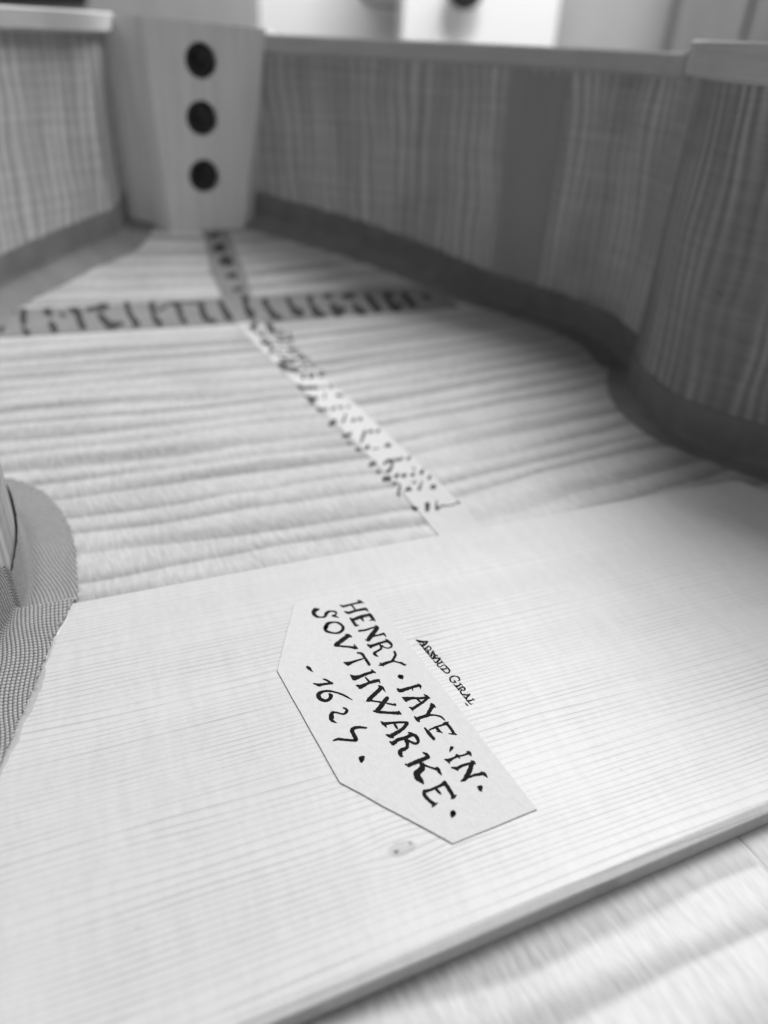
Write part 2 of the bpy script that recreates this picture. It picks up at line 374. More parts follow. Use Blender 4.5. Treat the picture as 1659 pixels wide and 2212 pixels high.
for c, r in HR:                             # dark fill disc added in each hole to deepen its shade
    V = []; F = []; n = 28; prof = [(0.97, .0170), (0.97, .0050), (0.90, .0034), (0.62, .0028), (0.50, .0052), (0.0, .0056)]
    for (q, dp) in prof:
        for k in range(n): a = 2*math.pi*k/n; V.append((c[0] + q*r*math.cos(a), YB + dp, c[2] + q*r*math.sin(a)))
    for j in range(len(prof) - 1):
        for k in range(n): a, b = j*n + k, j*n + (k + 1) % n; F.append((a, b, b + n, a + n))
    fix_normals(obj('dark_fill', V, F, 'hole_dark', block, smooth=True))

# --- linen strips at the foot of the ribs
def linen(L, out, up=0.0145, wd=0.0135, a=0, b=None, seed=0):
    L = L[a:b]; NL = normals(L); rnd = np.random.RandomState(seed); jt = rnd.uniform(-.0005, .0005, (len(L), 2)); g0 = -out*0.0005
    def prof(i):
        z = zb(L[i, 1]); u = up + jt[i, 0]; w_ = wd + jt[i, 1]; f = lambda o_: zb(L[i, 1] + NL[i, 1]*o_)
        return [(-out*.00005, z + u), (g0, z + u), (g0, z + .003), (g0*2, z + .0012), (g0*5, f(g0*5) + .0006)] + [(-out*w_*q_, f(-out*w_*q_) + .0005) for q_ in (.4, .6, .8, 1.0)] + [(-out*w_, f(-out*w_) + .00005)]
    return sweep('linen_strip', L, prof, 'linen_far', body, closed=False, smooth=False)
linen(R_UP, 1, a=2, b=None, seed=1); linen(L_UP, -1, a=2, b=-3, seed=2); linen(R_C, 1, a=0, b=-2, seed=3, wd=0.0085)
linen(R_LO, 1, a=3, b=-2, seed=4); linen(L_LO, -1, a=3, b=-2, seed=5)
# --- plain strips glued upright on the ribs
def upright(L, out, p0, p1, z1, name='rib_strip'):
    i0 = int(np.argmin(np.linalg.norm(L[:, :2] - p0[:2], axis=1))); i1 = int(np.argmin(np.linalg.norm(L[:, :2] - p1[:2], axis=1)))
    Q = L[min(i0, i1):max(i0, i1) + 1]; g0 = -out*.00045
    return sweep(name, Q, lambda i: [(-out*.0001, zb(Q[i, 1]) + .012), (g0, zb(Q[i, 1]) + .012), (g0, z1), (-out*.0001, z1)], 'strip', body)
upright(R_UP, 1, back(1056, 648), back(1150, 678), EYE - .0118)
upright(L_UP, -1, back(292, 496), back(255, 513), EYE - .0085)

# --- spruce plate across the back
c_, s_ = math.cos(PA), math.sin(PA)
def pw(u, v): return np.array([u*c_ - v*s_, u*s_ + v*c_])
e0 = plate_uv(at(995, 1147, T))[1]
nu = [plate_uv(at(*p, T)) for p in ((1659, 1730), (830, 2086), (490, 2212))]
nk = np.polyfit([p[0] for p in nu], [p[1] for p in nu], 1); NEAR = lambda u: float(np.polyval(nk, u))
PL = [(-0.1075, e0), (0.0945, e0), (0.0965, e0 - .0012), (0.1005, e0 - .010), (0.1130, e0 - .034), (0.1280, e0 - .058), (0.1400, NEAR(.14)), (-0.1440, NEAR(-.144)), (-0.1440, e0 - .064), (-0.1230, e0 - .040), (-0.1120, e0 - .014)]
PLW = np.array([pw(*p) for p in PL])
def inset(k, setb): # lower outline: near edge steps out by the chamfer
    u, v = PL[k]
    return (u, v - setb) if k in (6, 7) else (u, v)
V = [(*pw(*p), T) for p in PL] + [(*pw(*inset(k, .0015)), T - .0008) for k in range(len(PL))] + [(*pw(*inset(k, .00155)), 0.00004) for k in range(len(PL))]
n = len(PL); F = [tuple(range(n))[::-1], tuple(range(2*n, 3*n))]
for j in (0, n):
    for k in range(n): F.append((j + k, j + (k + 1) % n, j + n + (k + 1) % n, j + n + k))
# a finer top is not needed: the plate is flat
plate = bevel(fix_normals(obj('soundpost_plate', V, F, 'spruce', body, label='wide pale spruce plate with fine straight grain')), 0.00025, 2, 20)

# --- woven linen round the left waist, with the weave as relief
LW = spline(to2([(-0.1265, 0.0790), (-0.1140, 0.0690), (-0.1082, 0.0537), (-0.1070, 0.0427), (-0.1069, 0.0333), (-0.1076, 0.0245), (-0.1098, 0.0120), (-0.1140, 0.0006), (-0.1215, -0.0180), (-0.1290, -0.0340), (-0.1420, -0.0520)]), 0.0010)
A_ = arc(LW); NS = int(A_[-1]/0.00012); sA = np.linspace(0, A_[-1], NS)
fx, fy = np.interp(sA, A_, LW[:, 0]), np.interp(sA, A_, LW[:, 1]); LN = normals(LW)
nx_, ny_ = np.interp(sA, A_, LN[:, 0]), np.interp(sA, A_, LN[:, 1]); nx_, ny_ = nx_, ny_   # left hand = inwards? (walking down the left side: left hand points inside)
rs = np.random.RandomState(4)
def smooth_noise(n, scale, seed):
    r_ = np.random.RandomState(seed); k = max(3, int(n/scale)); return np.interp(np.linspace(0, 1, n), np.linspace(0, 1, k), r_.uniform(-1, 1, k))
up_w = 0.0125 + 0.0002*smooth_noise(NS, 7, 1) + .0006*smooth_noise(NS, 120, 2)
in_w = 0.0116 + 0.0002*smooth_noise(NS, 6, 3) + .0006*smooth_noise(NS, 90, 4)
NT = 205; tt = np.linspace(-1, 1, NT)
tS = np.where(tt[None, :] < 0, tt[None, :]*up_w[:, None], tt[None, :]*in_w[:, None])      # metres, <0 up the rib
RC = 0.0016                                                                     # fold radius
q = tS/RC
flat_in = np.where(tS > RC, tS, np.where(tS < -RC, 0.0, (q + 1)**2/4*RC)) + 0.0005
up = np.where(tS < -RC, -tS, np.where(tS > RC, 0.0, (1 - q)**2/4*RC))
bx = fx[:, None] + nx_[:, None]*flat_in; by = fy[:, None] + ny_[:, None]*flat_in
vpl = -bx*s_ + by*c_
step = np.clip((e0 + 0.0048 - vpl)/0.0042, 0, 1); step = step*step*(3 - 2*step)
bz = up + 0.00042 + step*T
# local normal: blends from horizontal (on the rib) to vertical (on the back)
bl = np.clip((q + 1)/2, 0, 1); nzc, nhc = np.sin(bl*math.pi/2), np.cos(bl*math.pi/2)
P_ = 0.00088
uu = (sA[:, None] + 0.35*tS + 0.0006*np.sin(tS*420 + sA[:, None]*70))/P_; vv = (tS - 0.30*sA[:, None] + 0.0005*np.sin(sA[:, None]*260))/P_
iu, iv = np.floor(uu), np.floor(vv); fu, fv = uu - iu, vv - iv
wp = np.sqrt(np.clip(1 - (2*fu - 1)**2, 0, 1)); wf = np.sqrt(np.clip(1 - (2*fv - 1)**2, 0, 1))
par = np.where((iu + iv) % 2 == 0, 1.0, -1.0)
over = 0.5 + 0.5*par
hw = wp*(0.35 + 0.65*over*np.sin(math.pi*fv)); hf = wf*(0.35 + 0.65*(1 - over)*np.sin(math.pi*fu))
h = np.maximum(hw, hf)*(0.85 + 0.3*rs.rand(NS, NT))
glue = np.clip(0.5 + 0.5*smooth_noise(NS, 260, 8), 0, 1)[:, None]*np.clip(1 - tS/0.004, 0, 1)
h = h*(1 - 0.35*glue)
fuzz = (rs.rand(NS, NT) - 0.5)*0.00006
dn = 0.00040*h + fuzz
bx = bx + nx_[:, None]*nhc*dn; by = by + ny_[:, None]*nhc*dn; bz = bz + nzc*dn
VV = np.stack([bx, by, bz], 2).reshape(-1, 3)
ii, jj = np.meshgrid(np.arange(NS - 1), np.arange(NT - 1), indexing='ij'); a = (ii*NT + jj).ravel()
FF = np.stack([a, a + 1, a + NT + 1, a + NT], 1)
me = bpy.data.meshes.new('linen_strip'); me.vertices.add(len(VV)); me.vertices.foreach_set('co', VV.ravel())
me.loops.add(FF.size); me.polygons.add(len(FF)); me.loops.foreach_set('vertex_index', FF.ravel().astype(np.int32))
me.polygons.foreach_set('loop_start', (np.arange(len(FF))*4).astype(np.int32)); me.polygons.foreach_set('use_smooth', np.ones(len(FF), bool))
at_ = me.attributes.new('weave', 'FLOAT', 'POINT'); at_.data.foreach_set('value', h.ravel().astype(np.float32))
uvl = me.uv_layers.new(name='UVMap'); uvv = np.stack([np.broadcast_to(sA[:, None], (NS, NT)), tS], 2).reshape(-1, 2); uvl.data.foreach_set('uv', uvv[FF.ravel()].ravel().astype(np.float32))
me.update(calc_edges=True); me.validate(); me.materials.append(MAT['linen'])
lin = bpy.data.objects.new('linen_strip', me); COL.objects.link(lin); lin.parent = body; lin['label'] = 'coarsely woven linen strip with frayed edge over the plate end'
# frayed threads along the border
def tube(pts, r, n=5):
    pts = np.array(pts); V = []; F = []
    for i, p in enumerate(pts):
        d = pts[min(i + 1, len(pts) - 1)] - pts[max(i - 1, 0)]; d = d/np.linalg.norm(d)
        a = np.cross(d, [0.3, 0.2, 1]); a /= np.linalg.norm(a); b = np.cross(d, a)
        for k in range(n): t = 2*math.pi*k/n; V.append(p + r*(a*math.cos(t) + b*math.sin(t)))
    for i in range(len(pts) - 1):
        for k in range(n): q_, w_ = i*n + k, i*n + (k + 1) % n; F.append((q_, w_, w_ + n, q_ + n))
    return V, F
V, F = [], []; R_ = random.Random(3)
for k in range(210):
    i = R_.randrange(20, NS - 20); j = NT - 1 - R_.randrange(0, 4); p = VV[i*NT + j]
    d = np.array([nx_[i]*R_.uniform(.2, 1) + R_.uniform(-.8, .8), ny_[i] + R_.uniform(-.9, .9), R_.uniform(-.1, .5)]); d /= np.linalg.norm(d); l = R_.uniform(.0004, .0013)
    vb, fb = tube([p, p + d*l*.5 + np.array([0, 0, .0001]), p + d*l], R_.uniform(.00003, .00007), 4)
    F += [tuple(x + len(V) for x in f) for f in fb]; V += vb
obj('frayed_threads', V, F, 'thread', lin, kind='stuff')
V, F = tube([VV[int(NS*.60)*NT + 60] + np.array([.0004, 0, .0002]), VV[int(NS*.60)*NT + 60] + np.array([.0012, .0004, .0008]), VV[int(NS*.60)*NT + 66] + np.array([.0016, .0010, .0012])], .00014, 6)
# smear of dried glue beside the linen on the plate
V, F = [], []; sel = [i for i in range(0, NS, 12) if step[i, -1] > 0.98]
gn = smooth_noise(len(sel), 6, 11); gm = smooth_noise(len(sel), 3, 12)
for k, i in enumerate(sel):
    e = np.array([bx[i, -1], by[i, -1]]); nn = np.array([nx_[i], ny_[i]]); wd = .0009 + .0007*gn[k] + .0003*gm[k]
    wd *= min(1, k/6); V += [(*(e - nn*.002), T + .00012), (*(e + nn*wd*.5), T + .00010), (*(e + nn*max(wd, .0001)), T + .00003)]
F = [(3*k + j, 3*k + j + 1, 3*k + j + 4, 3*k + j + 3) for k in range(len(sel) - 1) for j in (0, 1)]
obj('dried_glue', V, F, 'glue', lin, smooth=True)

# --- paper strips over the joint and over the bend
def paper_strip(name, La, Lb, mat, th=0.00022, m=6):
    """ribbon between two border lines of plan points, laid on the back"""
    V, F = [], []
    for A, B in zip(La, Lb):
        for k in range(m + 1):
            p = A + (B - A)*k/m; V.append((p[0], p[1], zb(p[1]) + th))
    for A, B in zip(La, Lb):
        for k in range(m + 1):
            p = A + (B - A)*k/m; V.append((p[0], p[1], zb(p[1]) + .00002))
    n = len(La); q_ = m + 1; M = n*q_
    for i in range(n - 1):
        for k in range(m): a = i*q_ + k; F.append((a, a + 1, a + q_ + 1, a + q_))
        for k in (0, m): a = i*q_ + k; F.append((a, a + q_, M + a + q_, M + a))
    for k in range(m):
        for i in (0, n - 1): a = i*q_ + k; F.append((a, a + 1, M + a + 1, M + a))
    return fix_normals(obj(name, V, F, mat, body))
ys = np.linspace(e0 - .001, 0.1975, 90); ys_far = np.linspace(0.1970, 0.2716, 40)
cl = plan([(945, 1155), (840, 1030), (700, 890), (505, 690), (455, 590), (440, 508)]); cr = plan([(1045, 1140), (925, 1020), (785, 890), (560, 690), (530, 590), (495, 505)])
fit = lambda P, yy: np.stack([np.interp(yy, [p[1] for p in P], [p[0] for p in P]), yy], 1)
joint = paper_strip('joint_strip', fit(cl, ys), fit(cr, ys), 'old_paper')
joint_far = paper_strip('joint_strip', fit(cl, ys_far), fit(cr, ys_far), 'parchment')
joint['label'] = 'pale written paper strip along the centre joint'
xs = np.linspace(-0.112, 0.1080, 90)
ca = plan([(0, 683), (50, 666), (250, 652), (490, 640), (700, 636), (880, 624), (930, 622)]); cb_ = plan([(0, 728), (250, 712), (520, 699), (700, 692), (940, 668), (970, 664)])
fx_ = lambda P: np.stack([xs, np.interp(xs, [p[0] for p in P], [p[1] for p in P])], 1)
pa, pb = np.polyfit([p[0] for p in ca], [p[1] for p in ca], 1), np.polyfit([p[0] for p in cb_], [p[1] for p in cb_], 1)
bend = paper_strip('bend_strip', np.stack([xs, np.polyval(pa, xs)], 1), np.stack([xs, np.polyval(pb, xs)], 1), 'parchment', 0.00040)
bend['label'] = 'shade-greyed written parchment strip across the bend of the back'

# ------------------------------------------------------------------ lettering
def smooth_line(P, n=6):
    P = [np.array(p, float) for p in P]
    if len(P) < 3: return P
    Q = [2*P[0] - P[1]] + P + [2*P[-1] - P[-2]]; out = []
    for i in range(1, len(Q) - 2):
        a, b, c, d = Q[i-1:i+3]
        for k in range(n):
            t = k/n; out.append(0.5*(2*b + (c - a)*t + (2*a - 5*b + 4*c - d)*t*t + (3*b - a - 3*c + d)*t**3))
    return out + [P[-1]]
def ink_mesh(name, strokes, to_pix, place, mat, parent, lift, rough=0.05, seed=1, wmul=1.0, label=None):
    """strokes: polylines of (x, y, width) in the units of one zoomed view; place(px, py) -> point on the sheet"""
    R_ = random.Random(seed); V, F = [], []
    for si, st in enumerate(strokes):
        L = smooth_line(st); dz = lift + 2e-7*si; pts = []
        for i, p in enumerate(L):
            a, b = L[max(i - 1, 0)], L[min(i + 1, len(L) - 1)]; d = (b - a)[:2]; n_ = np.hypot(*d); d = d/n_ if n_ > 1e-6 else np.array([1., 0])
            w = max(p[2], 3)*wmul/2; nrm = np.array([-d[1], d[0]])
            pts.append((p[:2] + nrm*w*(1 + R_.uniform(-rough, rough)*2), p[:2] - nrm*w*(1 + R_.uniform(-rough, rough)*2)))
        b0 = len(V)
        for A, B in pts:
            for q_ in (A, B): g_ = place(*to_pix(q_)); V.append((g_[0], g_[1], g_[2] + dz))
        for i in range(len(pts) - 1): F.append((b0 + 2*i, b0 + 2*i + 1, b0 + 2*i + 3, b0 + 2*i + 2))
        for e_ in (0, -1):                  # round ends
            c, w = L[e_][:2], max(L[e_][2], 3)*wmul/2; b1 = len(V); k_ = 9
            for k in range(k_):
                a = 2*math.pi*k/k_; g_ = place(*to_pix(c + w*0.98*(1 + R_.uniform(-rough, rough))*np.array([math.cos(a), math.sin(a)]))); V.append((g_[0], g_[1], g_[2] + dz + 1e-7))
            F.append(tuple(range(b1, b1 + k_)))
    return obj(name, V, F, mat, parent, label=label)
def zoomed(x0, y0, sc): return lambda q_: ((x0 + q_[0]/sc)/1.15732, (y0 + q_[1]/sc)/1.15732)
ZA, ZB_, ZC, ZD = zoomed(760, 1480, 5.53), zoomed(960, 1720, 5.53), zoomed(740, 1640, 7.373), zoomed(1020, 1580, 8.73)
PT = 0.00026
crop6 = zoomed(660, 1440, 2.242)
lab2 = [np.array(at(*crop6(p), T))[:2] for p in ((170, 150), (582, 84), (1530, 1310), (1058, 1503), (425, 1160), (75, 535))]
LB = [np.array([p[0], p[1]]) for p in lab2]
# the sheet, with a few points per side so its outline is not perfectly straight
RL = random.Random(8); rim_ = []
for i in range(6):
    A, B = LB[i], LB[(i + 1) % 6]; d = B - A; nn = np.array([-d[1], d[0]])/np.linalg.norm(d); k_ = max(4, int(np.linalg.norm(d)/.004))
    for k in range(k_): rim_.append(A + d*k/k_ + nn*(RL.uniform(-.00006, .00006) if k else 0))
n = len(rim_); V = [(*p, T + PT) for p in rim_] + [(*p, T + .00003) for p in rim_]
F = [tuple(range(n)), tuple(range(n, 2*n))[::-1]] + [(k, (k + 1) % n, n + (k + 1) % n, n + k) for k in range(n)]
label = fix_normals(obj('paper_label', V, F, 'paper', body, label='six sided cream paper label lettered in black ink'))
on_label = lambda x, y: at(x, y, T + PT); on_plate = lambda x, y: at(x, y, T)

HENRY = [
 [(495,180,10),(545,198,28),(640,175,24),(740,152,24),(800,140,24)], [(748,118,20),(785,135,28),(825,155,8)], [(530,190,14),(542,210,18)],
 [(655,180,22),(690,220,22),(715,250,18)], [(562,270,16),(620,288,34),(720,258,30),(850,232,32)], [(850,232,28),(868,245,28),(885,268,14)],
 [(660,378,26),(700,375,36),(780,345,44),(860,325,36),(910,315,40)], [(905,310,40),(945,355,38),(985,405,12)], [(905,396,8),(945,386,24)], [(790,355,38),(825,405,12)], [(638,362,20),(690,425,36),(720,462,34),(755,458,12)],
 [(758,540,24),(850,525,26),(940,497,22),(1000,485,20)], [(985,462,14),(1015,485,30)], [(1015,500,46),(960,565,56),(905,635,56),(882,664,40)], [(848,662,12),(905,672,22)], [(930,620,22),(1010,600,22),(1090,582,26)], [(1095,572,22),(1115,590,24),(1136,622,9)],
 [(880,728,22),(925,748,40),(980,730,34),(1070,700,30),(1150,680,28)], [(915,760,30),(930,775,14)], [(1130,655,16),(1160,675,30)], [(1155,680,34),(1200,712,32),(1213,750,26),(1170,775,17),(1110,765,16),(1080,742,20)], [(1055,735,24),(1068,780,28),(1020,815,26),(972,845,34),(990,872,30),(1026,892,8)],
 [(1250,830,32),(1265,870,32),(1240,920,34),(1222,952,34)], [(1225,955,30),(1160,975,34),(1090,1000,36),(1038,1015,14)], [(1055,982,18),(1095,1020,20)], [(1225,950,22),(1290,970,18),(1350,985,26),(1390,1008,24),(1415,1003,8)],
 [(1320,1168,46),(1350,1175,56)], [(1355,1195,20),(1366,1205,10)],
 [(1293,1340,22),(1330,1365,46),(1420,1340,40),(1500,1315,34),(1590,1290,38)], [(1575,1274,14),(1605,1300,34),(1612,1336,12)], [(1495,1325,24),(1503,1362,10)]]
IAYE = [
 [(255,130,16),(310,150,50),(400,140,34),(500,142,28),(600,130,30)], [(300,165,40),(318,190,12)], [(555,92,14),(595,118,30),(635,142,14)], [(605,140,32),(540,195,34),(460,245,36),(395,290,38)], [(350,265,14),(390,285,30),(400,315,12)], [(462,155,24),(505,195,22)],
 [(655,222,30),(690,250,36),(712,268,14)], [(632,240,10),(655,245,18)], [(672,250,48),(640,300,48),(602,368,48)], [(612,380,40),(530,400,38),(470,425,46)], [(425,400,20),(465,440,40),(492,468,14)], [(620,375,30),(700,375,20),(780,395,24),(820,425,20),(848,455,6)],
 [(630,578,22),(720,540,26),(800,515,24),(865,492,40)], [(565,555,22),(620,625,42),(690,705,38)], [(815,495,16),(850,488,38),(890,475,16)], [(880,505,34),(930,570,34),(970,630,30),(1010,646,8)], [(895,632,12),(960,636,24)], [(720,545,38),(765,590,28),(810,625,8)], [(730,602,12),(780,605,22)],
 [(935,828,48),(915,862,26)], [(955,818,14),(910,882,12)],
 [(838,985,12),(895,1000,44),(960,970,28),(1010,945,34),(1080,935,22),(1150,910,30)], [(890,1005,40),(908,1045,12)], [(1145,878,14),(1180,900,44),(1206,940,12)], [(1005,930,34),(1050,972,12)],
 [(935,1100,18),(1010,1110,44),(1080,1075,36),(1180,1045,34)], [(1010,1120,34),(1020,1148,12)], [(1205,1005,14),(1240,1030,40),(1268,1055,9)], [(1215,1045,56),(1190,1130,60),(1150,1210,62),(1115,1262,50),(1070,1285,22)], [(1170,1235,30),(1250,1205,34),(1345,1190,40)], [(1345,1168,26),(1390,1192,42),(1430,1238,10)],
 [(1310,1370,40),(1340,1378,56)], [(1330,1395,54),(1350,1428,16)]]
SOUTH = [
 [(205,240,24),(155,252,54),(130,290,46),(170,335,34),(240,350,16),(290,335,32),(310,295,44),(350,270,26),(410,268,20),(445,285,26),(435,315,22),(392,330,22)], [(395,328,22),(440,340,20),(485,355,7)],
 [(300,490,56),(330,440,42),(410,418,20),(480,430,26),(530,470,34),(540,510,42),(500,555,32),(430,570,22),(350,555,26),(300,530,42),(300,485,56)],
 [(575,588,18),(620,600,32),(655,620,22)], [(610,605,50),(530,665,52),(440,730,48)], [(425,740,26),(540,752,24),(640,762,26),(715,772,42)], [(693,728,16),(738,782,22)],
 [(740,840,20),(800,855,32),(840,910,32),(880,970,36),(903,1003,34)], [(810,925,22),(740,945,24),(670,970,34),(612,990,50),(555,975,18)], [(600,1000,34),(612,1015,18)],
 [(645,1150,18),(700,1185,58),(780,1165,42),(870,1130,36),(950,1105,36)], [(680,1205,30),(715,1215,20)], [(935,1075,16),(985,1117,20)], [(850,1180,16),(880,1215,24),(905,1245,22)], [(728,1293,20),(790,1305,48),(880,1265,36),(970,1235,42),(1035,1222,32)], [(760,1335,14),(800,1320,30)], [(1030,1218,28),(1052,1258,12)],
 [(1032,1298,20),(1080,1320,32),(1128,1385,7)], [(1060,1335,48),(980,1410,50),(895,1490,50)], [(872,1505,26),(900,1500,40)], [(920,1500,24),(1000,1515,20),(1060,1522,24)], [(1140,1460,20),(1172,1470,16)], [(1148,1470,52),(1100,1530,58),(1050,1595,60),(1010,1640,52)], [(1150,1540,20),(1220,1555,24),(1262,1560,30)], [(1255,1540,12),(1270,1572,12)], [(962,1645,20),(1040,1660,34),(1106,1665,34),(1206,1672,34),(1310,1672,44)], [(1310,1648,16),(1340,1690,20)]]
WARKE = [
 [(-44,462,12),(0,495,44),(60,488,34),(180,476,28),(310,475,30)], [(10,505,40),(36,548,8)], [(318,490,50),(270,555,46),(190,610,48),(110,655,52)], [(28,645,14),(80,665,40),(130,690,16)], [(140,490,26),(165,530,32),(185,560,22)],
 [(78,742,16),(130,760,50),(200,715,44),(290,690,46),(360,660,46)], [(108,780,20),(140,790,14)], [(340,618,20),(370,630,32)], [(370,640,50),(430,660,42),(468,710,42),(470,750,38),(430,768,32),(370,745,28),(320,722,32)], [(300,715,46),(325,770,44),(310,830,44),(240,860,50),(222,895,60),(238,935,44),(268,948,8)],
 [(538,893,16),(590,920,38),(620,960,36)], [(608,955,50),(520,995,54),(430,1030,54),(345,1068,52)], [(298,1055,22),(350,1085,24)], [(500,1040,34),(580,1075,26),(680,1110,26),(740,1125,46),(770,1165,38),(798,1205,10)], [(720,1098,12),(750,1100,14)], [(530,1060,56),(520,1120,78),(455,1180,80),(470,1240,76),(518,1288,54),(545,1325,18)],
 [(560,1430,48),(640,1410,34),(720,1375,36),(800,1340,42),(830,1312,50)], [(835,1310,56),(880,1370,48),(930,1450,48),(955,1495,52)], [(1000,1482,16),(960,1510,44),(925,1530,14)], [(720,1395,38),(770,1450,32),(790,1470,12)], [(555,1430,46),(560,1480,46),(620,1550,44),(685,1605,50)], [(742,1590,12),(700,1610,40),(662,1648,14)],
 [(955,1730,76),(955,1740,76)], [(945,1765,50),(938,1790,16)]]
YEAR = [
 [(205,205,34),(245,230,56),(290,275,24),(318,292,5)], [(185,208,10),(212,178,12)],
 [(500,425,18),(560,445,34),(640,490,34),(678,500,22)], [(670,505,32),(540,515,38),(430,530,44),(325,508,20)], [(395,540,30),(448,562,12)],
 [(1040,812,10),(950,760,28),(850,710,32),(730,670,28),(620,648,34),(510,652,40),(435,690,66),(415,740,78),(460,800,58),(550,825,48),(615,795,56),(645,740,66),(620,705,42)],
 [(870,955,24),(925,980,38),(935,1020,56),(880,1070,34),(800,1058,28),(720,1038,32),(665,1060,64),(652,1130,88),(662,1185,58),(715,1218,28),(760,1238,7)],
 [(1300,1325,28),(1180,1315,44),(1085,1325,54),(1035,1370,78),(1060,1440,66),(1090,1500,66),(1110,1545,62),(1040,1557,44),(900,1545,42),(770,1533,44),(690,1560,28)],
 [(1185,1880,56),(1235,1875,64)], [(1210,1900,96),(1205,1935,60)], [(1255,1855,24),(1215,1965,16)]]
STAMP = [
 [(175,170,14),(230,200,46),(320,215,42),(430,205,24)], [(430,212,28),(370,275,44),(300,290,42),(252,260,18)], [(320,205,20),(345,262,22)], [(285,295,26),(345,345,20)],
 [(448,298,22),(400,350,36),(362,382,36)], [(315,320,22),(450,485,32)], [(450,300,22),(502,360,28),(470,398,20),(415,388,18)], [(430,400,22),(452,455,32),(470,482,16)],
 [(550,405,22),(522,470,44),(500,540,36)], [(545,420,28),(575,490,36),(545,585,28)], [(600,500,18),(655,525,16)], [(625,515,24),(560,560,20)], [(470,515,20),(545,600,22)],
 [(560,575,34),(640,572,28),(710,575,22)], [(705,585,30),(645,640,40),(612,672,26),(560,625,16)],
 [(728,628,24),(778,685,14)], [(735,660,28),(665,690,32),(642,722,30),(690,765,20),(745,735,18),(805,712,16)],
 [(790,708,14),(850,770,28),(908,840,34),(890,885,28),(830,895,22),(760,840,22),(708,800,20)], [(862,782,22),(795,812,28),(730,800,18)],
 [(1125,1050,18),(1110,1000,32),(1050,965,20),(970,970,28),(920,1010,34),(930,1070,28),(985,1105,18),(1030,1090,30),(1000,1048,16)], [(1030,1095,16),(1062,1106,12)], [(1142,1048,14),(1095,1066,18)],
 [(1125,1108,16),(1182,1162,16)], [(1150,1140,28),(1090,1180,34),(1040,1180,34)], [(1000,1145,20),(1072,1218,24)],
 [(1190,1180,16),(1242,1240,32),(1220,1275,22),(1165,1258,18)], [(1185,1200,30),(1120,1240,40),(1095,1265,22)], [(1065,1215,16),(1112,1270,16)], [(1170,1268,26),(1148,1308,32),(1195,1385,16)],
 [(1195,1362,22),(1280,1375,30),(1355,1355,18)], [(1352,1365,22),(1290,1420,36),(1268,1450,32),(1212,1398,16)],
 [(1408,1448,14),(1460,1492,14)], [(1432,1475,22),(1350,1500,28),(1290,1500,28)], [(1230,1420,16),(1330,1540,22),(1380,1575,18),(1415,1565,8)], [(1248,1545,10),(1280,1585,26),(1310,1612,14)]]
for nm, st, z_ in ((1, HENRY, ZA), (2, IAYE, ZB_), (3, SOUTH, ZA), (4, WARKE, ZB_), (5, YEAR, ZC)):
    ink_mesh('lettering', st, z_, on_label, 'ink', label, 0.00002, 0.06, nm, wmul=1.16)
ink_mesh('stamped_name', STAMP, ZD, on_plate, 'stamp', plate, 0.00002, 0.05, 9, wmul=1.2)

# faded writing on the joint strip
ZE, ZF = zoomed(680, 900, 2.9625), zoomed(500, 560, 2.514)
pix = lambda q_: (q_[0], q_[1])
MS = [[(85,60,22),(130,68,26),(190,72,20)], [(60,30,30),(90,40,24)], [(235,110,18),(230,130,20)], [(280,128,20),(305,112,24)], [(350,118,12),(362,122,14)], [(200,185,14),(215,205,18),(280,208,18),(340,204,14)], [(375,200,12),(388,200,12)], [(430,188,14),(440,205,14)],
 [(262,270,14),(300,288,26),(335,280,14)], [(285,310,12),(300,318,12)], [(395,250,8),(385,285,8)], [(485,262,16),(520,268,12)], [(340,368,12),(375,368,14),(410,364,12)], [(450,368,16),(462,352,14)], [(500,348,14),(515,355,14)], [(558,345,12),(572,345,12)],
 [(430,475,18),(455,460,26),(470,448,14)], [(545,400,8),(535,440,10),(522,458,14)], [(598,450,16),(610,438,14)], [(648,440,14),(662,435,14)], [(520,560,8),(565,558,16),(582,540,14)], [(688,532,18),(672,575,12),(658,610,12)], [(722,532,14),(740,528,14)], [(775,532,14),(795,520,12)],
 [(625,662,12),(655,658,14)], [(698,655,18),(712,640,18)], [(740,660,6),(790,655,6)], [(840,640,12),(860,626,16),(876,634,10),(862,640,8)], [(560,610,8),(575,622,10)],
 [(728,775,16),(748,766,20),(766,756,12)], [(832,770,14),(850,752,14),(885,748,20),(888,780,12),(870,815,18),(850,830,12)], [(915,738,16),(940,740,12),(962,728,14)], [(1005,735,14),(1020,722,14)], [(780,825,14),(800,830,10)], [(830,880,20),(845,870,14)], [(862,880,24),(872,868,16)], [(918,862,22),(932,850,16)], [(972,858,22),(990,850,14)], [(1036,855,16),(1050,845,16)], [(1105,835,20),(1118,812,12)], [(1160,880,14),(1172,862,14)],
 [(1040,800,8),(1058,806,8)], [(1040,905,8),(1060,912,8),(1060,895,6)], [(990,968,12),(1012,952,22),(1026,962,14)], [(1112,900,8),(1098,935,12),(1086,960,12)], [(1086,962,8),(1100,955,8)], [(1180,945,12),(1200,950,10),(1208,932,12),(1190,928,8),(1178,942,10)], [(902,925,10),(915,905,8),(950,930,8),(940,965,10),(930,985,8),(945,1000,10)],
 [(1035,1085,8),(1055,1098,16),(1075,1100,14)], [(1150,1072,28),(1150,1108,24)], [(1165,1070,10),(1160,1080,12)], [(1220,1045,8),(1218,1080,10),(1220,1102,16),(1240,1092,9),(1265,1080,7),(1320,1078,6),(1358,1068,6)], [(1366,1052,8),(1388,1060,10)]]
paper_on = lambda x, y: back(x, y, 0.00024)
ink_mesh('lettering', MS, ZE, paper_on, 'faded', joint, 0.00003, 0.15, 11, wmul=1.45)
